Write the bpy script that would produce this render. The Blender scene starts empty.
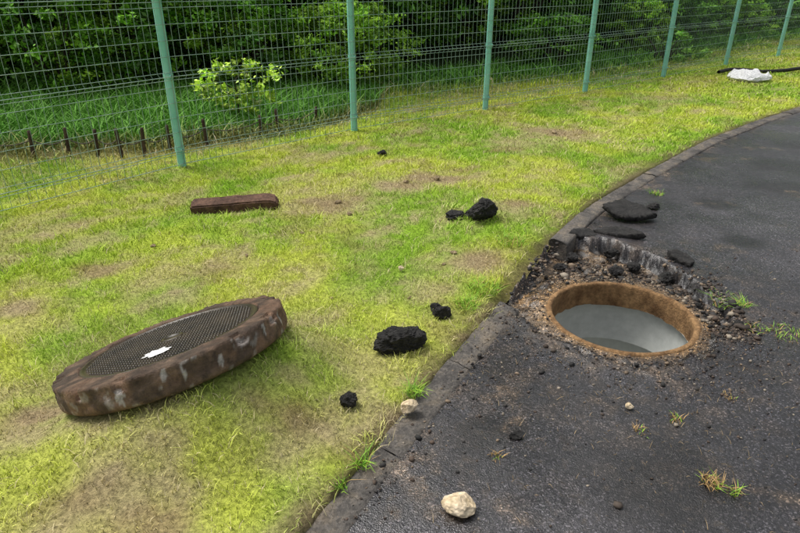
import bpy, math, random
import numpy as np
from mathutils import Vector, Matrix, noise as mn
rng=np.random.default_rng(7); random.seed(7)
scene=bpy.context.scene
H=1.5
# ---------------------------------------------------------------- helpers
def vn(x,y,seed=0):
    xi=np.floor(x); yi=np.floor(y); fx=x-xi; fy=y-yi
    fx=fx*fx*(3-2*fx); fy=fy*fy*(3-2*fy)
    def h(a,b):
        v=np.sin(a*127.1+b*311.7+seed*74.7)*43758.5453
        return v-np.floor(v)
    return (h(xi,yi)*(1-fx)+h(xi+1,yi)*fx)*(1-fy)+(h(xi,yi+1)*(1-fx)+h(xi+1,yi+1)*fx)*fy
def fbm(x,y,seed=0,o=4):
    r=0;a=.5;tot=0
    for i in range(o):
        c,s=math.cos(i*.7),math.sin(i*.7)
        r=r+a*vn((x*c-y*s)*2**i,(x*s+y*c)*2**i,seed+i*13);tot+=a;a*=.5
    return r/tot
def ss(a,b,x):
    t=np.clip((x-a)/(b-a),0,1);return t*t*(3-2*t)
def mesh_np(name,verts,faces,mats,cols=None,smooth=False,matidx=None):
    verts=np.asarray(verts,dtype=np.float32);faces=np.asarray(faces,dtype=np.int32)
    me=bpy.data.meshes.new(name)
    me.vertices.add(len(verts));me.vertices.foreach_set('co',verts.ravel())
    k=faces.shape[1]
    me.loops.add(faces.size);me.loops.foreach_set('vertex_index',faces.ravel())
    me.polygons.add(len(faces));me.polygons.foreach_set('loop_start',np.arange(0,faces.size,k,dtype=np.int32))
    me.update(calc_edges=True)
    if smooth: me.polygons.foreach_set('use_smooth',np.ones(len(faces),dtype=bool))
    if matidx is not None: me.polygons.foreach_set('material_index',np.asarray(matidx,dtype=np.int32))
    for m in (mats if isinstance(mats,list) else [mats]): me.materials.append(m)
    if cols is not None:
        ca=me.color_attributes.new('Col','FLOAT_COLOR','POINT')
        c=np.ones((len(verts),4),dtype=np.float32);c[:,:3]=cols
        ca.data.foreach_set('color',c.ravel())
    me.validate()
    return me
def obj(name,me,parent=None,mat=None):
    o=bpy.data.objects.new(name,me);scene.collection.objects.link(o)
    if mat is not None:o.matrix_world=mat
    if parent:o.parent=parent
    return o
class NT:
    def __init__(s,name):
        s.m=bpy.data.materials.new(name);s.m.use_nodes=True;s.t=s.m.node_tree;s.n=s.t.nodes;s.l=s.t.links
        s.b=s.n['Principled BSDF'];s.out=s.n['Material Output']
    def add(s,ty,**kw):
        n=s.n.new(ty)
        for k,v in kw.items():setattr(n,k,v)
        return n
    def tc(s,scale=1):
        c=s.add('ShaderNodeTexCoord');return c.outputs['Object']
    def noise(s,scale,detail=5,rough=.6,vec=None):
        n=s.add('ShaderNodeTexNoise');n.inputs['Scale'].default_value=scale;n.inputs['Detail'].default_value=detail;n.inputs['Roughness'].default_value=rough
        s.l.new(vec or s.tc(),n.inputs['Vector']);return n.outputs['Fac']
    def voro(s,scale,out='Distance'):
        n=s.add('ShaderNodeTexVoronoi');n.inputs['Scale'].default_value=scale
        s.l.new(s.tc(),n.inputs['Vector']);return n.outputs[out]
    def ramp(s,f,pts):
        r=s.add('ShaderNodeValToRGB');e=r.color_ramp.elements
        while len(e)<len(pts):e.new(.5)
        for a,(p,c) in zip(e,pts):
            a.position=p;a.color=(c if hasattr(c,'__len__') else (c,c,c))[:3]+(1,)if hasattr(c,'__len__') else (c,c,c,1)
        s.l.new(f,r.inputs[0]);return r.outputs[0]
    def mix(s,a,b,f=None,fac=.5,mode='MIX'):
        m=s.add('ShaderNodeMix',data_type='RGBA',blend_type=mode)
        m.inputs[0].default_value=fac
        if f is not None:s.l.new(f,m.inputs[0])
        for i,v in((6,a),(7,b)):
            if isinstance(v,tuple):m.inputs[i].default_value=v+(1,)
            else:s.l.new(v,m.inputs[i])
        return m.outputs[2]
    def attr(s,name='Col'):
        a=s.add('ShaderNodeAttribute');a.attribute_name=name;return a.outputs['Color']
    def col(s,v):
        if isinstance(v,tuple):s.b.inputs['Base Color'].default_value=v+(1,)
        else:s.l.new(v,s.b.inputs['Base Color'])
    def rough(s,v):
        if isinstance(v,(int,float)):s.b.inputs['Roughness'].default_value=v
        else:s.l.new(v,s.b.inputs['Roughness'])
    def bump(s,f,strength=.5,dist=.01,prev=None):
        b=s.add('ShaderNodeBump');b.inputs['Strength'].default_value=strength;b.inputs['Distance'].default_value=dist
        s.l.new(f,b.inputs['Height'])
        if prev is not None:s.l.new(prev,b.inputs['Normal'])
        s.l.new(b.outputs[0],s.b.inputs['Normal']);return b.outputs[0]
# ---------------------------------------------------------------- materials
def leafmat(name,rough=.5,spec=.3):
    t=NT(name);c=t.attr();t.col(c);t.rough(rough);t.b.inputs['Specular IOR Level'].default_value=spec
    return t.m
M_grass=leafmat('grass_blades',.6,.15);M_leaf=leafmat('foliage',.45,.3)
t=NT('lawn_soil');n=t.noise(60,4,.7);t.col(t.mix(t.attr(),t.ramp(n,[(.3,.4),(.7,1.4)]),fac=1,mode='MULTIPLY'));t.rough(.95);t.b.inputs['Specular IOR Level'].default_value=.1
t.bump(t.noise(90,4,.8),.8,.02);M_lawn=t.m
t=NT('asphalt');base=t.attr();v=t.voro(190,'Color');sep=t.add('ShaderNodeSeparateColor');t.l.new(v,sep.inputs[0])
c=t.mix(base,t.ramp(sep.outputs[0],[(0,.4),(.7,1.0),(.90,1.9),(1,4.5)]),fac=1,mode='MULTIPLY')
c=t.mix(c,t.ramp(t.noise(3,6,.65),[(.3,.55),(.7,1.4)]),fac=1,mode='MULTIPLY')
dust=t.ramp(t.noise(22,6,.75),[(.56,0.0),(.72,.5)]);c=t.mix(c,(.10,.075,.05),f=dust);t.col(c)
t.rough(t.ramp(t.noise(1.7,5,.6),[(.42,.13),(.58,.46)]));t.b.inputs['Specular IOR Level'].default_value=.65
b=t.bump(t.voro(210),.5,.003);t.bump(t.noise(45,5,.75),.45,.007,b);M_asph=t.m
def simple(name,c1,c2,scale=8,rough=.85,bs=.5,bd=.01,spec=.3,fine=60,fv=(.65,1.3)):
    t=NT(name);n=t.noise(scale,5,.65);c=t.ramp(n,[(.32,c1),(.68,c2)])
    c=t.mix(c,t.ramp(t.noise(fine,3,.6),[(.3,fv[0]),(.7,fv[1])]),fac=1,mode='MULTIPLY')
    t.col(c);t.rough(rough);t.b.inputs['Specular IOR Level'].default_value=spec
    b=t.bump(t.noise(fine*1.5,4,.7),bs,bd);return t.m
t=NT('kerb_concrete');c=t.ramp(t.noise(6,6,.72),[(.36,(.045,.041,.039)),(.50,(.105,.094,.083)),(.64,(.17,.14,.105))])
c=t.mix(c,t.ramp(t.voro(110,'Color'),[(0,.6),(1,1.5)]),fac=1,mode='MULTIPLY');t.col(c);t.rough(.85);t.bump(t.noise(60,5,.75),1,.012);M_kerb=t.m
M_tan=simple('rim_mortar',(.11,.055,.022),(.34,.205,.095),9,bs=.9)
M_conc=simple('shaft_concrete',(.40,.415,.40),(.52,.54,.51),2.6,.6,.15,.003,fv=(.90,1.08),fine=26)
M_chunk=simple('asphalt_broken',(.010,.0095,.009),(.042,.039,.037),24,.6,1,.012,fine=90)
M_block=simple('old_kerb_block',(.045,.024,.018),(.16,.09,.06),12,.9,.8,.01)
M_stone=simple('pale_stone',(.42,.32,.18),(.72,.60,.44),16,.85,.5,.006)
M_clod=simple('dry_clod',(.20,.15,.09),(.40,.31,.18),16,.95,.8,.01)
M_iron=simple('cast_iron',(.014,.011,.008),(.065,.048,.03),7,.38,.4,.003,.5,120)
M_bark=simple('bark',(.03,.022,.015),(.09,.07,.05),12,.95,1,.02)
M_stake=simple('stake_wood',(.035,.022,.015),(.09,.06,.04),20)
M_rope=simple('rope',(.06,.05,.04),(.14,.12,.1),40)
M_white=simple('white_sack',(.6,.6,.6),(.85,.85,.85),6,.6)
M_paint=simple('white_paint',(.6,.6,.6),(.85,.85,.85),20,.5)
t=NT('fence_paint');t.col(t.ramp(t.noise(6,5,.6),[(.3,(.19,.54,.46)),(.7,(.32,.68,.60))]));t.rough(.45);M_post=t.m
t=NT('fence_wire_paint');t.col(t.ramp(t.noise(3,3,.6),[(.3,(.15,.26,.22)),(.7,(.30,.40,.36))]));t.rough(.5);M_wire=t.m
t=NT('cover_concrete');c=t.attr();c=t.mix(c,t.ramp(t.noise(30,6,.7),[(.3,.45),(.7,1.6)]),fac=1,mode='MULTIPLY');t.col(c);t.rough(.9)
t.bump(t.noise(50,6,.75),1,.018);M_ring=t.m
t=NT('pebbles');t.col(t.attr());t.rough(.85);M_peb=t.m
# ---------------------------------------------------------------- curves
kp=np.array([(-.285,1.31),(0,1.84),(.18,2.17),(.545,2.8),(.92,3.5),(1.34,4.13),(2.02,4.93),(3.05,6.06),(4.18,7.1),(5.04,7.8),(7.5,9.7),(12,13)])
d0=(kp[1]-kp[0]);d0/=np.linalg.norm(d0)
d1=(kp[-1]-kp[-2]);d1/=np.linalg.norm(d1)
kp=np.vstack([kp[0]-d0*200,kp[0]-d0*4,kp[0]-d0*1.2,kp,kp[-1]+d1*250])
cum=np.concatenate([[0],np.cumsum(np.linalg.norm(np.diff(kp,axis=0),axis=1))])
s0=cum[3];cum-=s0
dense=np.arange(-5,22,.03)
def rawK(s):return np.stack([np.interp(s,cum,kp[:,0]),np.interp(s,cum,kp[:,1])],-1)
_d=rawK(dense);ker=np.hanning(27);ker/=ker.sum()
_p=np.pad(_d,((13,13),(0,0)),mode='reflect',reflect_type='odd')
_sm=np.stack([np.convolve(_p[:,i],ker,'valid') for i in(0,1)],-1)
def K(s):
    r=rawK(s);i=(s>-5)&(s<21.9)
    q=np.stack([np.interp(s,dense,_sm[:,0]),np.interp(s,dense,_sm[:,1])],-1)
    return np.where(i[...,None],q,r)
NV=np.array([-.76,.65])
GAP0,GAP1=1.62,2.50   # missing kerb run (arc length)
posts=np.array([(-5.5,.35),(-4.3,1.95),(-3.1,3.55),(-1.88,5.13),(-.49,6.53),(1.05,7.62),(2.6,8.81),(4.24,10.19),(6.0,11.75),(7.75,13.15),(9.4,14.4),(11.0,15.6),(12.6,16.8)])
def beyond(x,y):
    px=np.concatenate([[-60],posts[:,0],[80]]);py=np.concatenate([[-72],posts[:,1],[68]])
    return (y-np.interp(x,px,py))*.72
tl=np.array([(-60,7),(-12,8),(-6,8.2),(-3,8.7),(-.8,9.0),(1.5,10.3),(3.6,11.7),(6.5,14.2),(10,17.5),(20,26),(80,75)])
def treel(x,y):return (y-np.interp(x,tl[:,0],tl[:,1]))*.8
# ---------------------------------------------------------------- cover placement
CC=Vector((-.915,2.09,.19));CR=.450;CT=.106
ca=Vector((.712,.70,.045)).normalized();cb=Vector((-.70,.712,0)).normalized()
TILT=math.radians(21)
bt=(cb*math.cos(TILT)-Vector((0,0,math.sin(TILT)))).normalized()
bt=(bt-ca*bt.dot(ca)).normalized()
cn=ca.cross(bt).normalized()
def lawn_h(x,y):
    h=.012+.04*(fbm(x*.9,y*.9,3)-.5)*ss(0,1,np.hypot(x-.5,y-3))+.02*(fbm(x*5,y*5,9)-.5)
    dx=x-CC.x;dy=y-CC.y
    A=dx*ca.x+dy*ca.y;B=dx*cb.x+dy*cb.y
    plane=CC.z-CT/math.cos(TILT)-B*math.tan(TILT)+A*.045-.014
    plane=np.clip(plane,-.03,.22)
    r=np.hypot(A,B*1.0)
    w=1-ss(.37,.78,r)
    h=h*(1-w)+plane*w
    bz=treel(x,y)
    h=h+np.clip(bz-.5,0,30)*.22*ss(0,3,bz)
    by=beyond(x,y);h=h-.05*ss(0,1,by)
    return h
patches=[(-1.89,2.64,.14,.9),(-.5,4.16,.3,.9),(-.75,4.45,.2,.6),(.24,4.75,.26,1),(.0,4.6,.25,.9),(1.66,6.3,.4,.9),(1.2,5.9,.3,.6),(.45,3.2,.22,.9),(.2,2.8,.2,.5),(-.92,1.45,.12,.5),(-1.9,3.5,.14,.6),(-2.3,3.2,.14,.6),(.8,4.1,.2,.7),(-.2,2.2,.2,.3),(-1.35,1.85,.12,.8),(3.5,8.3,.4,.5),(-.9,4.3,.2,.4)]
greens=[(-.48,1.42,.16),(-1.19,1.5,.18),(.42,2.85,.13),(.3,2.7,.1),(.0,1.95,.07),(-.2,1.55,.08),(.72,3.6,.2)]
def bare(x,y):
    m=.5*ss(.62,.76,fbm(x*4.3,y*4.3,38,5))
    for px,py,r in[(.26,4.78,.22),(.05,4.62,.16),(.5,5.0,.15),(-.52,4.18,.20),(-.3,4.3,.13),(1.66,6.35,.3),(.47,3.2,.17),(-1.9,2.64,.12),(-.74,1.33,.12),(-1.38,1.83,.1),(1.0,5.6,.15),(.85,4.15,.12),(-1.0,1.4,.1),(-.4,1.75,.09),(-1.7,3.05,.12)]:
        dd=np.hypot((x-px)*.75,(y-py)*1.25)/r
        m=np.maximum(m,1-ss(.1,1.3,dd+2.0*(fbm(x*9,y*9,36,5)-.5)))
    return m
def straw(x,y):
    u=x*.65+y*.76;v=-x*.76+y*.65
    m=.48*ss(.51,.79,fbm(u*2.2,v*5.2,21,6))+.33*ss(.5,.75,fbm(x*11,y*11,23,4))
    for px,py,r,a in patches:
        dd=np.hypot((x-px)*.8,(y-py)*1.2)/r
        m=np.maximum(m,a*(1-ss(.0,1.5,dd+1.6*(fbm(x*8,y*8,31,5)-.5))))
    near=1-ss(1.6,3.4,np.hypot(x,y));m=np.clip(m+near*.30*(.1+1.7*fbm(x*5,y*5,33)),0,1)
    for px,py,r in greens:
        m=m*(1-.85*(1-ss(.4,1.4,np.hypot(x-px,y-py)/r)))
    return m
def lawncol(x,y,kind):
    s=straw(x,y)[...,None]
    g1=np.array((.34,.55,.05));g2=np.array((.62,.71,.09))
    n=ss(.3,.7,fbm(x*1.6+5,y*1.6,41))[...,None]
    g=g1*(1-n)+g2*n
    st=np.array((.70,.59,.31))
    lush=np.array((.15,.36,.05))
    by=beyond(x,y);tr=treel(x,y)
    lim=np.interp(x,[-8,-5,-3.9,-3.42,-2.86,-2.4,-1.9,-1.4,-.9,-.3,.2],[3.2,3.0,2.2,1.8,1.35,.9,.66,.45,.35,.8,5])
    lm=ss(-.1,.1,by-lim+.15*(fbm(x*2,y*2,77)-.5))
    lm=np.maximum(lm,ss(-.9,-.1,tr+.8*(fbm(x,y,78)-.5)))
    lm=lm[...,None]
    bd=(ss(.2,.5,by)*(1-ss(.5,1.4,np.abs(by-lim)*5)))[...,None]*.6
    c=g*(1-s)+st*s
    ba=bare(x,y)[...,None]*.75;c=c*(1-ba)+np.array((.40,.28,.15))*ba
    far=(ss(.1,.5,by))[...,None]*.1;c=c*(1-far)
    c=c*(1-lm)+lush*lm
    c=c*(1-bd)+np.array((.34,.24,.13))*bd
    if kind==0:
        soil=np.array((.32,.25,.15));c=c*.75;c=c*(1-.6*s)+soil*.6*s
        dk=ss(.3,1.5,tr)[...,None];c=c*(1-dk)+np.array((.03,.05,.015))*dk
    return c,lm[...,0],np.clip(s[...,0]+.5*ba[...,0],0,1)
# ---------------------------------------------------------------- lawn sheet
def grow(a,b,step,to,f=1.35):
    l=list(np.arange(a,b,step));x=l[-1];d=step
    while x<to:
        d*=f;x+=d;l.append(x)
    return l
def grid(sv,tv):
    S,T=np.meshgrid(sv,tv,indexing='ij');P=K(S)+T[...,None]*NV
    n,m=S.shape;i=np.arange(n*m).reshape(n,m)
    F=np.stack([i[:-1,:-1],i[1:,:-1],i[1:,1:],i[:-1,1:]],-1).reshape(-1,4)
    return S,T,P,F
neg=[-x for x in grow(0,2.5,.04,190)][::-1]
sv=np.array(neg[:-1]+grow(0,9,.035,220))
tv=np.array([-.02,-.005,.015]+grow(.04,3.6,.035,180,1.15))
S,T,P,F=grid(sv,tv)
X,Y=P[...,0],P[...,1]
Z=lawn_h(X,Y)
Z=Z+.012*(1-ss(.0,.10,T))*ss(.35,.6,fbm(X*8,Y*8,53))*(S<GAP1)
gapm=ss(GAP0-.1,GAP0,S)*(1-ss(GAP1-.02,GAP1+.05,S))
Z=Z-.05*gapm*(1-ss(0,.12,T+.04*fbm(X*20,Y*20,5)))
Z=np.where(T<-.01,np.minimum(Z,-.02),Z)
col,_,_=lawncol(X,Y,0)
edge=(1-ss(.0,.13,T+.12*(fbm(X*9,Y*9,51)-.5)))[...,None]*.8
col=col*(1-edge)+np.array((.12,.085,.055))*edge
me=mesh_np('lawn',np.stack([X,Y,Z],-1).reshape(-1,3),F[:,::-1],M_lawn,col.reshape(-1,3),True)
obj('lawn',me)
# ---------------------------------------------------------------- asphalt path
HC=np.array([1.085,2.60]);HR=.33
rec=np.array([(.50,2.70),(.72,3.12),(.93,3.50),(1.10,3.60),(1.28,3.50),(1.48,3.30),(1.60,2.97),(1.62,2.66),(1.50,2.41),(1.277,2.22),(1.036,2.15),(.78,2.24),(.62,2.46)])
def sdpoly(x,y,poly):
    d=np.full(x.shape,1e9);ins=np.zeros(x.shape,bool);n=len(poly)
    for i in range(n):
        a=poly[i];b=poly[(i+1)%n];e=b-a
        wx=x-a[0];wy=y-a[1];h=np.clip((wx*e[0]+wy*e[1])/(e@e),0,1)
        d=np.minimum(d,np.hypot(wx-e[0]*h,wy-e[1]*h))
        c=((a[1]>y)!=(b[1]>y));with_=c&(x<(b[0]-a[0])*(y-a[1])/((b[1]-a[1]) if b[1]!=a[1] else 1e-9)+a[0])
        ins^=with_
    return np.where(ins,-d,d)
def recess(x,y):
    sd=sdpoly(x,y,rec)+.13*(fbm(x*6,y*6,61)-.5)+.06*(fbm(x*22,y*22,62,3)-.5)
    inside=1-ss(-.022,.006,sd+.02*(vn(x*60,y*60,63)-.5))
    w=ss(-.75,-.1,(x-1.0)*.6+(y-2.45)*.8)
    r=np.hypot(x-HC[0],y-HC[1])
    return sd,inside,w,r
def asph_h(x,y,T):
    sd,ins,w,r=recess(x,y)
    z=.012*(fbm(x*1.2,y*1.2,5)-.5)+.004*(fbm(x*12,y*12,6)-.5)
    depth=.035+.04*ss(.5,.62,r+.2*(fbm(x*5,y*5,72)-.5))
    soil=-depth*w*ss(.37,.52,r)-.006+(.05*(fbm(x*13,y*13,71)-.5)+.02*(fbm(x*40,y*40,73,2)-.5))*ss(.355,.42,r)
    lip=.028*w*np.exp(-np.clip(sd,0,9)/.10)*(.0+1.5*fbm(x*4,y*4,64))
    return (z+lip)*(1-ins)+soil*ins
tneg=[.06,.045,.03,.015]+[-x for x in np.arange(0,1.9,.0115)]
x_=tneg[-1];d=.0125
while x_>-4.8:
    d=min(d*1.2,.25);x_-=d;tneg.append(x_)
tv=np.array(tneg)[::-1]
negs=[-x for x in grow(0,.6,.02,190,1.3)][::-1]
sv=np.array(negs[:-1]+list(np.arange(0,4.2,.0115))+grow(4.21,6,.03,210,1.12))
S,T,P,F=grid(sv,tv);X,Y=P[...,0],P[...,1]
Z=asph_h(X,Y,T)
sd,ins,w,r=recess(X,Y)
gapm=(S>GAP0-.02)&(S<GAP1+.02)
Z=np.where((T>-.09)&(~gapm),-.05,Z)
Z=np.where((T>-.02)&gapm,np.minimum(Z,-.045),Z)
a1=np.array((.021,.0197,.022));a2=np.array((.043,.040,.0445))
n=ss(.3,.7,fbm(X*.9,Y*.9,81))[...,None];A=a1*(1-n)+a2*n
for px,py,rr in[(3.35,5.2,.35),(3.0,4.6,.3),(2.15,3.5,.16),(3.9,5.9,.3),(.9,1.5,.3),(2.3,4.2,.2),(.3,1.75,.18)]:
    k=(1-ss(.4,1.1,np.hypot((X-px),(Y-py)*1.3)/rr+.7*(fbm(X*5,Y*5,83)-.5)))[...,None]*.85
    A=A*(1-k)+np.array((.007,.006,.006))*k
dist=np.clip(sd,0,9)
dm=.85*np.exp(-dist/.24)*ss(.38,.60,fbm(X*13,Y*13,91,5))*(1-.6*w)
dm=np.maximum(dm,.6*np.exp(-np.clip(-T-.1,0,9)/.07)*ss(.44,.62,fbm(X*9,Y*9,93,5)))
dm=np.maximum(dm,.4*ss(.66,.76,fbm(X*5,Y*5,95,5)))
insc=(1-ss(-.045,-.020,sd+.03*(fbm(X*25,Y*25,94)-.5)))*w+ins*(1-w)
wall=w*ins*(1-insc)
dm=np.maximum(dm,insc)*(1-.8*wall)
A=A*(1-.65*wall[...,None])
dcol=np.array((.026,.019,.014));d2=np.array((.16,.11,.066));n=ss(.34,.68,fbm(X*16,Y*16,97))[...,None]
D=dcol*(1-n)+d2*n
tan=(ins*(1-ss(.355,.43,r+.14*(fbm(X*12,Y*12,98)-.5))))
tan=np.maximum(tan,ins*.9*(1-ss(.5,1.1,np.hypot(X-.68,(Y-2.82))/.10+.8*(fbm(X*12,Y*12,99)-.5))))[...,None]
D=D*(1-tan*.6)+np.array((.22,.13,.055))*tan*.6
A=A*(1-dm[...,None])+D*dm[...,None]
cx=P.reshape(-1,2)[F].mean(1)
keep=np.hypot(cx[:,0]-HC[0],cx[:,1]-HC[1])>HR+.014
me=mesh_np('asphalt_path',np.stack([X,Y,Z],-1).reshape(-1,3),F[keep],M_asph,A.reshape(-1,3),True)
obj('asphalt_path',me)
tv=np.array([-4.75]+[-x for x in grow(5.0,8,.4,180,1.3)])[::-1];sv2=np.array([-x for x in grow(0,6,.5,190)][::-1][:-1]+grow(0,20,.5,210))
S,T,P,F=grid(sv2,tv);X,Y=P[...,0],P[...,1]
c=np.ones(X.shape+(3,))*np.array((.22,.32,.05))
obj('ground',mesh_np('ground',np.stack([X,Y,.004+0*X],-1).reshape(-1,3),F,M_lawn,c.reshape(-1,3),True))
# ---------------------------------------------------------------- kerb
V=[];Q=[]
prof=[(.0,-.16),(.0,-.08),(.0,-.004),(-.008,.008),(-.03,.010),(-.055,.010),(-.08,.010),(-.112,.008),(-.122,-.002),(-.122,-.08),(-.122,-.16)]
def kerbstone(a,b,tw,brk=False):
    ss_=np.linspace(a,b,int((b-a)/.02)+2);base=len(V);m=len(prof)
    for si in ss_:
        k=K(np.array([si]))[0]
        for (tt,z) in prof:
            p=k+NV*tt*1.03
            e=.004*mn.noise(Vector((p[0]*9,p[1]*9,z*9)))+.005*mn.noise(Vector((p[0]*28,p[1]*28,z*28)))
            V.append((p[0]+e,p[1]+e,z+e*1.1+tw))
    n=len(ss_)
    for i in range(n-1):
        for j in range(m-1):
            q=base+i*m+j;Q.append((q,q+1,q+m+1,q+m))
    for off in(0,(n-1)*m):
        for j in range(m//2):
            k2=m-1-j
            if k2-1>j+1: Q.append((base+off+j,base+off+j+1,base+off+k2-1,base+off+k2))
rs=random.Random(3)
e=GAP0
while e>-6:
    kerbstone(e-.6+.003,e-.003,rs.uniform(-.006,.002));e-=.6
s_=GAP1
while s_<20:
    kerbstone(s_+.003,s_+.597,rs.uniform(-.002,.006)+(.010 if s_==GAP1 else 0));s_+=.6
obj('kerb',mesh_np('kerb',V,Q,M_kerb,None,False))
# ---------------------------------------------------------------- manhole
def lathe(prof,seg,cx=0,cy=0,jit=0,seed=0,lo=1.0):
    vs=[];fs=[];m=len(prof)
    for i in range(seg):
        a=2*math.pi*i/seg
        for j,(r,z) in enumerate(prof):
            x=math.cos(a)*r;y=math.sin(a)*r
            n=jit*(lo*mn.noise(Vector((x*7+seed,y*7,z*7)))+.6*mn.noise(Vector((x*22+seed,y*22,z*22)))+.3*mn.noise(Vector((x*60+seed,y*60,z*60))))
            vs.append((cx+x*(1+n/max(r,.1)),cy+y*(1+n/max(r,.1)),z+n*.6))
    for i in range(seg):
        for j in range(m-1):
            a=i*m+j;b=((i+1)%seg)*m+j;fs.append((a,b,b+1,a+1))
    return vs,fs
man=bpy.data.objects.new('manhole',None);scene.collection.objects.link(man);man.location=(HC[0],HC[1],0)
v,f=lathe([(.375,-.10),(.368,-.04),(.362,-.014),(.357,-.003),(.350,.0),(.341,.001),(.333,-.002),(.330,-.010),(.329,-.03),(.329,-.06),(.331,-.09),(.334,-.13)],240,jit=.008,lo=.6)
obj('rim',mesh_np('rim',v,f,M_tan,None,True),man)
v,f=lathe([(.333,-.126),(.350,-.132),(.356,-.2),(.358,-.345),(.352,-.350),(.352,-.356),(.358,-.361),(.36,-.5),(.36,-1.1),(.2,-1.1),(.001,-1.1)],120,jit=.0)
obj('shaft',mesh_np('shaft',v,f,M_conc,None,False),man)
# ---------------------------------------------------------------- cover
cov=bpy.data.objects.new('manhole_cover',None);scene.collection.objects.link(cov)
R=Matrix((ca,bt,cn)).transposed().to_4x4();cov.matrix_world=Matrix.Translation(CC)@R
prof=[(.02,-CT)]+[(.30,-CT),(CR-.016,-CT),(CR-.003,-CT+.010)]+[(CR-.001+.001*k/8,-CT+.010+(CT-.018)*k/8) for k in range(1,9)]+[(CR-.003,-.002),(CR-.009,0)]+[(CR-.009-.080*k/6,.0+.0006*k) for k in range(1,7)]+[(.355,-.006),(.353,-.025)]
v,f=lathe(prof,420,jit=.010,seed=4,lo=.5)
v=np.array(v)
ang=np.arctan2(v[:,1],v[:,0]);rad=np.hypot(v[:,0],v[:,1]);side=(rad>CR-.02)&(v[:,2]<-.004)
ch_=(ss(.58,.66,fbm(ang*8,rad*0,65,4)))*((rad>CR-.03)&(v[:,2]>-.03))
v[:,0]*=1-.035*ch_;v[:,1]*=1-.035*ch_;v[:,2]-=.010*ch_
nz=fbm(ang*4+3,v[:,2]*12,5);base=np.array((.20,.105,.058))*(1-nz[:,None])+np.array((.25,.175,.12))*nz[:,None]
moss=ss(.46,.62,fbm(ang*5,v[:,2]*9+rad*9,15))[:,None];base=base*(1-moss*.65)+np.array((.05,.037,.028))*moss*.65
top=((v[:,2]>-.006))[:,None]*1.0
base=base*(1-top*.35)
wm=.5*ss(.66,.72,fbm(ang*13,v[:,2]*30,25,3))*side
for a0,wd,zz in((-2.38,.045,-.06),(-2.02,.03,-.03),(-1.88,.022,-.045),(-1.60,.018,-.05),(-1.12,.025,-.03),(-.8,.015,-.04)):
    wm=np.maximum(wm,.9*side*(np.hypot((ang-a0)/wd,(v[:,2]-zz)/.030)+1.3*(fbm(ang*30,v[:,2]*60,35)-.5)<.8))
base=base*(1-.75*wm[:,None])+np.array((.60,.58,.55))*.75*wm[:,None]
obj('concrete_frame',mesh_np('concrete_frame',v,f,M_ring,base,True),cov)
v,f=lathe([(.357,-.02),(.354,-.003),(.350,.0005),(.340,.0005),(.338,-.005),(.325,-.005),(.001,-.005)],120)
v=[tuple(p) for p in v];f=[tuple(q) for q in f]
st=.0185;N=int(.34/st)+2
for i in range(-N-6,N+7):
    for j in range(-N-6,N+7):
        x0=i*st;y0=j*st;c_=math.cos(.25);s__=math.sin(.25);x=x0*c_-y0*s__;y=x0*s__+y0*c_
        if math.hypot(x,y)>.325 or math.hypot(x,y)<.055:continue
        b=len(v);h=.003
        for z,k in((-.005,.0048),(h-.002,.0036)):
            for sx,sy in((-1,0),(0,-1),(1,0),(0,1)):v.append((x+sx*k*1.3,y+sy*k*1.3,z))
        for q in((4,5,6,7),(0,1,5,4),(1,2,6,5),(2,3,7,6),(3,0,4,7)):f.append(tuple(b+w_ for w_ in q))
obj('iron_lid',mesh_np('iron_lid',v,f,M_iron,None,False),cov)
v,f=lathe([(.045,-.005),(.043,.002),(.034,.002),(.032,-.002),(.001,-.002)],40)
obj('lid_badge',mesh_np('lid_badge',v,f,M_iron,None,False),cov)
vs=[(-.12,-.16,.0025)]
for i in range(40):
    a=i/40*2*math.pi;rr=1+.5*mn.noise(Vector((math.cos(a)*2.5,math.sin(a)*2.5,1)))
    vs.append((-.12+.045*rr*math.cos(a),-.16+.045*rr*math.sin(a),.0025))
me=bpy.data.meshes.new('paint_blot');me.from_pydata(vs,[],[(0,i+1,(i+1)%40+1) for i in range(40)]);me.materials.append(M_paint)
obj('paint_blot',me,cov)
# ---------------------------------------------------------------- rocks / chunks
import bmesh
def rockmesh(name,size,mat,sub=4,rough=.25,seed=0,facets=7):
    bm=bmesh.new();bmesh.ops.create_icosphere(bm,subdivisions=sub,radius=1)
    r=random.Random(seed);pl=[]
    for i in range(facets):
        d=Vector((r.gauss(0,1),r.gauss(0,1),r.gauss(0,1))).normalized();pl.append((d,r.uniform(.6,.9)))
    for v in bm.verts:
        p=v.co.copy()
        for d,k in pl:
            q=p.dot(d)
            if q>k:p-=d*(q-k)
        n=mn.fractal(p*2.2+Vector((seed*3.1,0,0)),1,2,4)
        n2=mn.noise(p*9+Vector((seed,5,0)));n3=mn.noise(p*20+Vector((seed,9,0)))
        p*=1+rough*n*.6+rough*.35*n2+rough*.2*n3
        v.co=Vector((p.x*size[0],p.y*size[1],p.z*size[2]))
    me=bpy.data.meshes.new(name);bm.to_mesh(me);bm.free();me.materials.append(mat);return me
def gz(x,y):
    return float(lawn_h(np.array([x]),np.array([y]))[0])
def place(name,me,x,y,z,rot):
    o=obj(name,me);o.location=(x,y,z);o.rotation_euler=(0,0,rot);return o
ch=[(-.0,2.29,.110,.075,.060,.3,1),(-.195,1.88,.036,.032,.030,.5,2),(.205,2.56,.042,.034,.034,.2,3),(.175,2.62,.03,.028,.024,.9,13),
    (.55,3.85,.095,.09,.078,.2,4),(.375,3.88,.085,.05,.03,.7,5),(-.16,5.49,.045,.04,.028,.1,6)]
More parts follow.
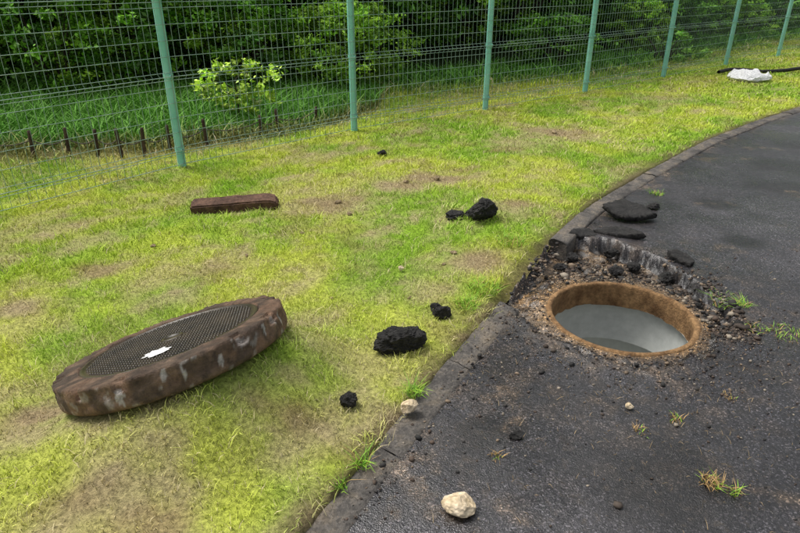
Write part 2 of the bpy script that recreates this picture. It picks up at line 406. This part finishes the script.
for x,y,a,b,c,ro,sd_ in ch:
    place('asphalt_chunk',rockmesh('asphalt_chunk',(a*1.05,b*1.05,c*1.05),M_chunk,5,.28,sd_,9),x,y,gz(x,y)+c*.75,ro)
def plate(name,l,w,th,seed):
    # broken asphalt plate: random straight-sided outline, crumbly rough edge
    r=random.Random(seed);n=120;cor=[]
    a=r.uniform(0,1)
    while a<6.28:
        cor.append((a,r.uniform(.72,1.08)));a+=r.uniform(.6,1.35)
    P=[(math.cos(a)*q,math.sin(a)*q) for a,q in cor];out=[]
    for i in range(n):
        t=i/n*len(P);k=int(t)%len(P);f_=t-int(t);p=P[k];q=P[(k+1)%len(P)];out.append((p[0]*(1-f_)+q[0]*f_,p[1]*(1-f_)+q[1]*f_))
    rings=[(.0,.5),(.3,.5),(.6,.5),(.85,.5),(.96,.42),(1.0,.25),(1.02,0),(.99,-.3),(.9,-.5),(.4,-.5),(0,-.5)];m=len(rings);vs=[];fs=[]
    for (x,y) in out:
        for q,z in rings:
            X=x*q*l;Y=y*q*w;vv=Vector((X*30,Y*30,z*2+seed));e=.10*mn.noise(vv)+.08*mn.noise(vv*2.7) if q>.9 else 0
            vs.append((X*(1+e),Y*(1+e),z*th+.010*mn.noise(Vector((X*12,Y*12,seed)))+.007*mn.noise(Vector((X*45,Y*45,seed+3)))))
    for i in range(n):
        for j in range(m-1):
            a=i*m+j;b=((i+1)%n)*m+j;fs.append((a,a+1,b+1,b))
    return mesh_np(name,vs,fs,M_chunk,None,False)
for x,y,z,a,b,c,ro,tx,ty,sd_ in[(1.56,3.93,.045,.19,.15,.045,-.5,.10,.06,21),(1.40,3.60,.018,.20,.08,.04,-.45,.08,-.08,22),(1.17,3.62,.005,.12,.07,.035,.2,.1,.1,23),(1.63,3.22,.018,.12,.055,.035,-1.0,.08,.1,26)]:
    o=place('asphalt_slab',plate('asphalt_slab',a,b,c,sd_),x,y,z,ro);o.rotation_euler=(tx,ty,ro)
for x,y,z,a,b,c,ro,sd_ in[(1.25,3.18,-.045,.05,.035,.025,.3,24),(1.8,4.1,.02,.05,.04,.025,.3,25),(.42,1.72,.01,.03,.02,.012,.3,27),(.93,3.2,-.03,.04,.03,.02,.3,29),(.78,3.1,-.02,.03,.025,.02,1.3,30),(1.38,3.25,-.05,.045,.04,.03,.8,31),(1.05,3.38,-.05,.05,.035,.03,.1,32),(1.53,2.75,-.045,.04,.03,.025,.1,33),(1.50,3.08,-.04,.05,.04,.03,1.1,34),(1.30,3.42,-.04,.06,.035,.03,.4,35),(1.6,2.5,0,.035,.03,.02,.4,36)]:
    place('asphalt_chunk',rockmesh('asphalt_chunk',(a,b,c),M_chunk,4,.32,sd_,9),x,y,z,ro)
for x,y,z,a,b,c,ro,sd_ in[(.035,1.83,.045,.036,.03,.03,.4,41),(.18,1.385,.025,.055,.046,.036,-.5,42),(.005,3.06,.03,.02,.015,.014,0,43),(.88,1.88,.012,.016,.014,.012,0,46)]:
    place('stone',rockmesh('stone',(a,b,c),M_stone,4,.14,sd_,9),x,y,z,ro)
for k,(x,y,r_) in enumerate([(-.62,3.6,.016),(-.35,3.95,.02),(-.9,3.25,.014),(-1.5,3.4,.016),(.05,2.75,.012),(-.35,2.75,.012),(.32,3.3,.018),(.25,3.15,.012),(.3,4.75,.03),(.05,4.66,.022),(-.45,4.2,.024),(1.6,6.3,.035)]):
    place('dirt_clod',rockmesh('dirt_clod',(r_*1.2,r_*.8,r_*.6),M_clod,3,.35,60+k,6),x,y,gz(x,y)+r_*.4,k)
def blockmesh(name,l,w,h,mat,seed):
    bm=bmesh.new();bmesh.ops.create_cube(bm,size=1)
    bmesh.ops.scale(bm,vec=(l,w,h),verts=bm.verts)
    bmesh.ops.bevel(bm,geom=bm.edges[:],offset=.010,segments=2,affect='EDGES')
    bmesh.ops.subdivide_edges(bm,edges=[e for e in bm.edges if e.calc_length()>.05],cuts=14,use_grid_fill=True)
    for v in bm.verts:
        p=v.co*12+Vector((seed,0,0));v.co+=v.co.normalized()*(.014*mn.noise(p)+.009*mn.noise(p*3))
        if v.co.x>l*.4:v.co.z-=.02*(v.co.x-l*.4)/(l*.1)*(1 if v.co.z>0 else 0)
    me=bpy.data.meshes.new(name);bm.to_mesh(me);bm.free();me.materials.append(mat);return me
o=place('kerb_block',blockmesh('kerb_block',.58,.15,.09,M_block,2),-1.165,4.08,gz(-1.165,4.08)+.03,0);o.rotation_euler=(math.radians(4),math.radians(-1),math.radians(12))
ico=bmesh.new();bmesh.ops.create_icosphere(ico,subdivisions=1,radius=1);iv=np.array([v.co[:] for v in ico.verts]);ifc=np.array([[v.index for v in f.verts] for f in ico.faces]);ico.free()
GV=[];GF=[];GC=[];cnt=0
pal=np.array([(.08,.055,.04),(.19,.14,.095),(.06,.045,.035),(.03,.027,.025),(.26,.22,.17),(.018,.017,.016),(.05,.035,.026)])
while cnt<4600:
    mode=rng.random()
    if mode<.45:
        a=rng.uniform(0,6.283);rr=.37+abs(rng.normal(0,.18));x=HC[0]+rr*math.cos(a);y=HC[1]+rr*math.sin(a)
    elif mode<.70:
        a=rng.uniform(-.5,2.2);rr=rng.uniform(.40,.60)+.30*max(0,math.sin(a))*rng.random();x=HC[0]+rr*math.cos(a);y=HC[1]+rr*math.sin(a)
    elif mode<.90:
        s1=rng.uniform(-.3,3.5);k=K(np.array([s1]))[0]-NV*(.06+abs(rng.normal(0,.11)));x,y=k
    else:
        x=rng.uniform(0,2.6);y=rng.uniform(1.1,3.4)
    if math.hypot(x-HC[0],y-HC[1])<.352:continue
    k=K(np.linspace(-1,8,60));tt=(np.array([x,y])-k)@np.array([.76,-.65]);perp=np.abs((np.array([x,y])-k)@np.array([.65,.76]))
    if tt[np.argmin(perp)]<.0:continue
    z=float(asph_h(np.array([x]),np.array([y]),None)[0])
    if tt[np.argmin(perp)]<.12:z=max(z,.006)
    r=min(.0020*math.exp(abs(rng.normal(0,.65))),.013)
    if mode>.45 and mode<.70:r=min(r*1.9,.026)
    q=iv*(1+.25*rng.standard_normal((len(iv),1)))*np.array([rng.uniform(.8,1.4),rng.uniform(.7,1.1),rng.uniform(.5,.9)])*r
    an=rng.uniform(0,6.28);c_,s__=math.cos(an),math.sin(an)
    q=np.stack([q[:,0]*c_-q[:,1]*s__,q[:,0]*s__+q[:,1]*c_,q[:,2]],-1)+np.array([x,y,z+r*.35])
    GV.append(q);GF.append(ifc+len(iv)*cnt);GC.append(np.repeat(pal[rng.integers(0,len(pal))][None]*rng.uniform(.7,1.2),len(iv),0));cnt+=1
obj('gravel',mesh_np('gravel',np.concatenate(GV),np.concatenate(GF),M_peb,np.concatenate(GC),False))
# ---------------------------------------------------------------- blades
def blades(x,y,z,h,w,col,lean=(.2,1.0),rg=rng):
    n=len(x);a=rg.uniform(0,2*np.pi,n);d=rg.uniform(0,2*np.pi,n);L=h*rg.uniform(lean[0],lean[1],n)
    wx=np.cos(a)*w*.5;wy=np.sin(a)*w*.5;dx=np.cos(d)*L;dy=np.sin(d)*L
    V=np.empty((n,5,3),np.float32)
    V[:,0]=np.stack([x-wx,y-wy,z-.004],-1);V[:,1]=np.stack([x+wx,y+wy,z-.004],-1)
    V[:,2]=np.stack([x-wx*.8+dx*.35,y-wy*.8+dy*.35,z+h*.62],-1);V[:,3]=np.stack([x+wx*.8+dx*.35,y+wy*.8+dy*.35,z+h*.62],-1)
    V[:,4]=np.stack([x+dx,y+dy,z+h],-1)
    b=(np.arange(n)*5)[:,None,None];F=(b+np.array([[0,1,3],[0,3,2],[2,3,4]])[None]).reshape(-1,3)
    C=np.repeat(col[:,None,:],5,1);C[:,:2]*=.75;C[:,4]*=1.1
    return V.reshape(-1,3),F,C.reshape(-1,3)
def scatter(n,s0,s1,t0,t1):
    s=rng.uniform(s0,s1,n);tt=rng.uniform(t0,t1,n);p=K(s)+tt[:,None]*NV;return p[:,0],p[:,1],s,tt
BV=[];BF=[];BC=[];nb=0
def addb(r):
    global nb
    BV.append(r[0]);BF.append(r[1]+nb);BC.append(r[2]);nb+=len(r[0])
for (dmin,dmax,dens,wd,hm) in((0,3.6,12000,.0027,.92),(3.6,6,6500,.0042,1.05),(6,9.5,3000,.0070,1.1),(9.5,22,1000,.013,1.2)):
    s0_,s1_,t0_,t1_=(-1.6,24,-.0,9) if dmax>9.6 else((-1.6,12,0,8) if dmax>6 else(-1.6,7,-.05,5.5))
    area=(s1_-s0_)*(t1_-t0_);n=int(area*dens)
    x,y,s,tt=scatter(n,s0_,s1_,t0_,t1_)
    d=np.hypot(x,y)
    k=(d>=dmin)&(d<dmax)&(np.abs(x)<.80*y+1.0)&(y>.6)&(treel(x,y)<1.0)
    x,y,s,tt=x[k],y[k],s[k],tt[k]
    dx=x-CC.x;dy=y-CC.y;A_=dx*ca.x+dy*ca.y;B_=(dx*cb.x+dy*cb.y)
    k=(np.hypot(A_,B_/math.cos(TILT))>CR+.005)
    k&=~((s>GAP0-.08)&(s<GAP1+.05)&(tt<.05))
    k&=rng.random(len(x))<ss(-.03,.04,tt+.11*(fbm(x*7,y*7,3)-.45)-.03*(s>GAP1))
    x,y,s,tt=x[k],y[k],s[k],tt[k]
    c,lm,st_=lawncol(x,y,1)
    clump=fbm(x*9,y*9,101,3);k=rng.random(len(x))<np.clip(.45+1.6*(clump-.3),0.1,1)*(1-.6*st_)
    x,y,c,lm,st_,clump,tt,s=x[k],y[k],c[k],lm[k],st_[k],clump[k],tt[k],s[k]
    n=len(x)
    dry=rng.random(n)<(.07+.42*st_)*(1-lm)
    c=c*rng.uniform(.55,1.2,(n,1))*(.6+.8*clump[:,None])
    c[dry]=np.array((.78,.67,.39))*rng.uniform(.4,1.1,(dry.sum(),1))
    ed=(1-ss(0,.1,tt))
    h=(.010+.030*rng.random(n)*clump*1.7)*hm*(1-.4*st_)*(1+.5*ed*(s<GAP1)-.4*ed*(s>GAP1));h=h*(1+lm*4.5*rng.random(n))
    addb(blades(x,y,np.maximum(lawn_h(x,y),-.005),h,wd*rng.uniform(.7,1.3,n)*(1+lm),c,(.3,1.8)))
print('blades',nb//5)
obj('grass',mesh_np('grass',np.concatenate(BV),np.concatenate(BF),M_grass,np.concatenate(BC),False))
def weed(x,y,z,r,n,h,c0,c1,dry=.2):
    a=rng.uniform(0,6.283,n);rr=r*np.sqrt(rng.random(n));px=rr*np.cos(a);py=rr*np.sin(a)
    f=rng.random((n,1));c=np.array(c0)*f+np.array(c1)*(1-f);dd=rng.random(n)<dry;c[dd]=(.46,.30,.13)
    V_,F_,C_=blades(px,py,0*px,h*rng.uniform(.3,1,n),.0032+0*px,c,(.6,2.6))
    o=obj('weed',mesh_np('weed',V_,F_,M_grass,C_));o.location=(x,y,z)
G0=(.16,.36,.04);G1=(.36,.56,.06)
for w_ in[(1.66,2.74,-.02,.06,150,.05,.1),(1.72,2.68,0,.03,50,.05,.2),(1.80,2.42,0,.09,130,.022,.3),(1.66,2.46,0,.06,60,.02,.4),(1.02,1.50,0,.035,90,.030,.75),(1.07,1.46,0,.025,40,.028,.7),(.33,1.62,0,.02,35,.020,.8),(1.03,1.82,0,.03,50,.018,.85),(.06,1.95,.02,.035,90,.05,.0),(-.13,1.56,.02,.025,60,.05,.1),(-.19,1.46,.02,.02,40,.04,.1),(1.95,4.42,.0,.05,80,.04,.1),(.44,2.83,.02,.09,260,.05,.1),(.33,2.66,.02,.06,160,.045,.1),(.68,3.45,.02,.09,220,.05,.15),(.88,1.75,0,.03,30,.015,.9),(1.3,1.95,0,.03,40,.012,.9)]:
    weed(*w_[:6],G0,G1,w_[6])
n=900;x=np.concatenate([rng.normal(1.0,.45,560),rng.uniform(.0,2.2,340)]);y=np.concatenate([rng.normal(2.0,.3,560),rng.uniform(1.2,3.2,340)])
ok=np.hypot(x-HC[0],y-HC[1])>.4;kk=K(np.interp(y,K(np.linspace(-1,8,90))[:,1],np.linspace(-1,8,90)));ok&=(x-kk[:,0]>.12);x=x[ok];y=y[ok];n=len(x)
V_,F_,C_=blades(x,y,.006+0*x,rng.uniform(.003,.009,n),.0022+0*x,np.tile(np.array((.34,.25,.14)),(n,1))*rng.uniform(.3,1.1,(n,1)),(2,5))
obj('dry_straw',mesh_np('dry_straw',V_,F_,M_grass,C_))
# ---------------------------------------------------------------- fence
def tube(V,F,pts,r,seg=4,cap=False):
    pts=[Vector(p) for p in pts];b=len(V)
    for i,p in enumerate(pts):
        d=(pts[min(i+1,len(pts)-1)]-pts[max(i-1,0)]).normalized()
        u=d.cross(Vector((0,0,1)) if abs(d.z)<.9 else Vector((1,0,0))).normalized();w_=d.cross(u)
        rr=r[i] if hasattr(r,'__len__') else r
        for k in range(seg):
            a=2*math.pi*k/seg;V.append(tuple(p+u*rr*math.cos(a)+w_*rr*math.sin(a)))
    for i in range(len(pts)-1):
        for k in range(seg):
            a=b+i*seg+k;c=b+i*seg+(k+1)%seg;F.append((a,c,c+seg,a+seg))
fen=bpy.data.objects.new('mesh_fence',None);scene.collection.objects.link(fen)
PV=[];PF=[];WV=[];WF=[]
zs=[.03,.12,.15,.18,.30,.42,.54,.66,.72,.75,.78,.90,1.02,1.14,1.26,1.30,1.33,1.36,1.46]
bead={.15:.028,.75:.028,1.33:.028}
def fz(x,y):return gz(x,y)
for i,(x,y) in enumerate(posts):
    z=fz(x,y)
    tube(PV,PF,[(x,y,z-.1),(x,y,z+1.56)],.035,16)
    tube(PV,PF,[(x,y,z+1.56),(x,y,z+1.575),(x,y,z+1.585)],[.039,.035,.001],14)
    for zz in(.15,.75,1.33):
        tube(PV,PF,[(x-.0,y,z+zz-.018),(x,y,z+zz+.018)],.040,12)
        nd=Vector((.7,-.7,0));tube(PV,PF,[Vector((x,y,z+zz))+nd*.03,Vector((x,y,z+zz))+nd*.060],.010,6)
for i in range(len(posts)-1):
    a=Vector((*posts[i],fz(*posts[i])));b=Vector((*posts[i+1],fz(*posts[i+1])));e=b-a;L=e.length
    nrm=Vector((e.y,-e.x,0)).normalized();a=a+nrm*.045;b=b+nrm*.045
    nv=max(int(L/.06),10)
    for k in range(nv+1):
        p=a.lerp(b,k/nv);tube(WV,WF,[p+Vector((0,0,z))+nrm*bead.get(z,0) for z in zs],.0019,4)
    for z in zs:
        tube(WV,WF,[a+Vector((0,0,z))+nrm*bead.get(z,0),b+Vector((0,0,z))+nrm*bead.get(z,0)],.0030 if z in(.03,.15,1.33,1.46,.75) else .0021,4)
me=mesh_np('posts',PV,PF,M_post,None,True);obj('posts',me,fen)
obj('wire_mesh',mesh_np('wire_mesh',WV,WF,M_wire,None,False),fen)
# ---------------------------------------------------------------- stakes & rope
rf=bpy.data.objects.new('rope_fence',None);scene.collection.objects.link(rf)
SV=[];SF=[];RV=[];RF=[]
stk=[(-4.9,5.2),(-4.4,5.45),(-3.9,5.55),(-3.42,5.58),(-3.13,5.66),(-2.86,5.66),(-2.6,5.6),(-2.4,5.62),(-2.2,5.75),(-1.9,5.95),(-1.45,6.35),(-1.28,6.45),(-.95,6.85)]
prev=None
for x,y in stk:
    z=gz(x,y);lx=rs.uniform(-.02,.02);hh=rs.uniform(.18,.25);tube(SV,SF,[(x,y,z-.05),(x+lx,y,z+hh),(x+lx,y,z+hh+.03),(x+lx,y,z+hh+.031)],[.018,.017,.014,.001],8)
    if prev:
        p0=Vector(prev);p1=Vector((x+lx,y,z+.17));RVp=[p0.lerp(p1,k/6)-Vector((0,0,.05*4*(k/6)*(1-k/6))) for k in range(7)];tube(RV,RF,RVp,.006,5)
    prev=(x+lx,y,z+.17)
obj('stakes',mesh_np('stakes',SV,SF,M_stake),rf);obj('rope',mesh_np('rope',RV,RF,M_rope),rf)
# ---------------------------------------------------------------- sack & hose
sk=bmesh.new();bmesh.ops.create_icosphere(sk,subdivisions=4,radius=1)
for v in sk.verts:
    p=v.co;sx=math.copysign(abs(p.x)**.7,p.x);sy=math.copysign(abs(p.y)**.7,p.y)
    n=mn.fractal(p*2.5,1,2,3)*.25
    v.co=Vector((sx*.32,sy*.26,p.z*.08*(1+n*4)))+Vector((n*.2,n*.16,0))
me=bpy.data.meshes.new('sandbag');sk.to_mesh(me);sk.free();me.materials.append(M_white);place('sandbag',me,5.50,9.95,gz(5.5,9.95)+.045,.4)
HV=[];HF=[];pts=[]
for k in range(13):
    f_=k/12;x=5.3+1.7*f_;y=10.55+.45*f_+.12*math.sin(f_*6);pts.append((x,y,gz(x,y)+.04+.02*math.sin(f_*9)))
tube(HV,HF,pts,.03,8);obj('black_hose',mesh_np('black_hose',HV,HF,M_chunk))
# ---------------------------------------------------------------- vegetation
def leafcloud(cent,sig,nper,size,cols,rg):
    n=len(cent)*nper;c=np.repeat(cent,nper,0)+rg.standard_normal((n,3))*sig
    s=size*rg.uniform(.6,1.35,n)
    nz=rg.standard_normal((n,3));nz[:,2]=np.abs(nz[:,2])+.5;nz/=np.linalg.norm(nz,axis=1)[:,None]
    u=np.cross(nz,rg.standard_normal((n,3)));u/=np.linalg.norm(u,axis=1)[:,None];w_=np.cross(nz,u)
    s=s[:,None];V=np.stack([c-u*s*.5,c+w_*s*.26-nz*s*.05,c+u*s*.55-nz*s*.12,c-w_*s*.26-nz*s*.05],1)
    F=(np.arange(n)*4)[:,None]+np.arange(4)[None]
    col=np.repeat(cols,nper,0)*rg.uniform(.6,1.4,(n,1))
    return V.reshape(-1,3),F,np.repeat(col,4,0)
def plant(name,seed,h,w,nclump,nper,lsize,z0,trunk,cA,cB):
    rg=np.random.default_rng(seed);rr=random.Random(seed)
    TV=[];TF=[]
    if trunk>0:
        pts=[(0,0,-.3)];x=y=0
        for k in range(1,7):
            x+=rr.uniform(-.08,.08)*h*.12;y+=rr.uniform(-.08,.08)*h*.12;pts.append((x,y,h*.85*k/6))
        tube(TV,TF,pts,[trunk*(1.25-k/6) for k in range(7)],9)
        for k in range(9):
            i=rr.randint(1,5);p=Vector(pts[i]);a=rr.uniform(0,6.28);L=w*rr.uniform(.5,.9)
            q=[p,p+Vector((math.cos(a)*L*.5,math.sin(a)*L*.5,L*.25)),p+Vector((math.cos(a)*L,math.sin(a)*L,L*.35))]
            tube(TV,TF,q,[trunk*.45,trunk*.28,trunk*.08],6)
    else:
        for k in range(14):
            a=rr.uniform(0,6.28);L=w*rr.uniform(.3,.8);hh=h*rr.uniform(.5,.9)
            tube(TV,TF,[(math.cos(a)*.1,math.sin(a)*.1,-.1),(math.cos(a)*L*.5,math.sin(a)*L*.5,hh*.55),(math.cos(a)*L,math.sin(a)*L,hh)],[.022,.014,.004],5)
    a=rg.uniform(0,6.283,nclump);f=rg.random(nclump)**.6;zz=rg.uniform(-1,1,nclump)
    lob=1+.22*np.sin(a*3+seed)+.15*np.sin(a*5+zz*4+seed)
    r=np.sqrt(np.clip(1-np.abs(zz)**2.2,0,1))*(.45+.55*f)*w*lob
    cent=np.stack([r*np.cos(a),r*np.sin(a),z0+(h-z0)*(zz*.5+.5)],-1)
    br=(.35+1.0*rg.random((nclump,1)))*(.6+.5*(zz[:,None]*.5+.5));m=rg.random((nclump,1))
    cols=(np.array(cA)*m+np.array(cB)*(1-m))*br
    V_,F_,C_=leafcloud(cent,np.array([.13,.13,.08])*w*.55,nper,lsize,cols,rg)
    nt=len(TV);V_=np.concatenate([np.array(TV),V_]);F_=np.concatenate([np.array(TF),F_+nt]);C_=np.concatenate([np.full((nt,3),.05),C_])
    mi=np.concatenate([np.zeros(len(TF),int),np.ones(len(F_)-len(TF),int)])
    return mesh_np(name,V_,F_,[M_bark,M_leaf],C_,False,mi)
cD=(.06,.19,.02);cL=(.23,.52,.04);cY=(.40,.66,.06)
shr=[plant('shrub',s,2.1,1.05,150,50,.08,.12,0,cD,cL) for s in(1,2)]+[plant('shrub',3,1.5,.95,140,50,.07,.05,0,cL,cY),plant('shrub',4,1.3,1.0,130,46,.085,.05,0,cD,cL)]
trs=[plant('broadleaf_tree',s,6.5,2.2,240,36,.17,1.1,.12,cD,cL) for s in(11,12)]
def tlp(f):
    xs=np.interp(f,np.linspace(0,1,7),[-9,-5,-2.5,-.3,3.6,7.5,14]);return xs,float(np.interp(xs,tl[:,0],tl[:,1]))
r2=random.Random(5)
def inst(name,me,x,y,sc,z=None):
    o=obj(name,me);o.location=(x,y,gz(x,y)-.05 if z is None else z);o.rotation_euler=(0,0,r2.uniform(0,6.28));o.scale=(sc,sc,sc*r2.uniform(.85,1.15));return o
for row,(off,num) in enumerate(((.7,22),(2.1,22),(4.0,18))):
    for i in range(num):
        f=(i+r2.uniform(-.3,.3)+.5*(row%2))/num;x,y=tlp(f)
        x+=r2.uniform(-.2,.2)-off*.45;y+=off*.9+r2.uniform(-.3,.3)
        k=r2.choice([0,1,2,2,3] if row==0 else [0,1,0,1,2])
        sc=r2.uniform(.7,1.05) if row==0 else r2.uniform(1.0,1.35)
        if row==0 and r2.random()<.22:continue
        inst('shrub',shr[k],x,y,sc)
for i in range(16):
    f=(i+.5)/16;x,y=tlp(f);off=2.6 if i%2 else 5.2
    inst('broadleaf_tree',trs[i%2],x-off*.45+r2.uniform(-.4,.4),y+off+r2.uniform(-.4,.4),r2.uniform(.85,1.2))
for i in range(8):
    f=(i+.5)/8;x,y=tlp(f);inst('broadleaf_tree',trs[i%2],x-4.5+r2.uniform(-.4,.4),y+9+r2.uniform(-.6,.6),r2.uniform(1.2,1.5))
inst('maple_sapling',plant('maple_sapling',33,.68,.46,60,20,.058,.16,.012,(.62,.85,.09),(.45,.7,.07)),-1.85,7.1,1.0)
inst('shrub',plant('fern_clump',35,.5,.5,30,40,.06,.02,0,(.24,.45,.06),cL),5.2,12.6,1.2)
# ---------------------------------------------------------------- light
EL=math.radians(60);AZ=math.radians(-60)
w=bpy.data.worlds.new('World');scene.world=w;w.use_nodes=True;nt=w.node_tree
sky=nt.nodes.new('ShaderNodeTexSky');sky.sky_type='NISHITA';sky.sun_disc=False;sky.sun_elevation=EL;sky.sun_rotation=AZ;sky.dust_density=5;sky.air_density=1.8
hs=nt.nodes.new('ShaderNodeHueSaturation');hs.inputs['Saturation'].default_value=.3
nt.links.new(sky.outputs[0],hs.inputs['Color']);bg=nt.nodes['Background'];nt.links.new(hs.outputs[0],bg.inputs[0]);bg.inputs[1].default_value=.15
sl=bpy.data.lights.new('sun','SUN');sl.energy=2.8;sl.angle=math.radians(22);sl.color=(1,.97,.92)
so=bpy.data.objects.new('sun',sl);scene.collection.objects.link(so)
dv=Vector((math.sin(AZ)*math.cos(EL),math.cos(AZ)*math.cos(EL),math.sin(EL)));so.rotation_euler=dv.to_track_quat('Z','Y').to_euler()
scene.view_settings.view_transform='Standard';scene.view_settings.look='None';scene.view_settings.exposure=0
cam=bpy.data.cameras.new('camera');cam.lens=610/800*36;cam.sensor_width=36;cam.clip_end=1000;cam.clip_start=.05
co=bpy.data.objects.new('camera',cam);scene.collection.objects.link(co);co.location=(0,0,H);co.rotation_euler=(math.radians(90-25.5),0,0)
scene.camera=co
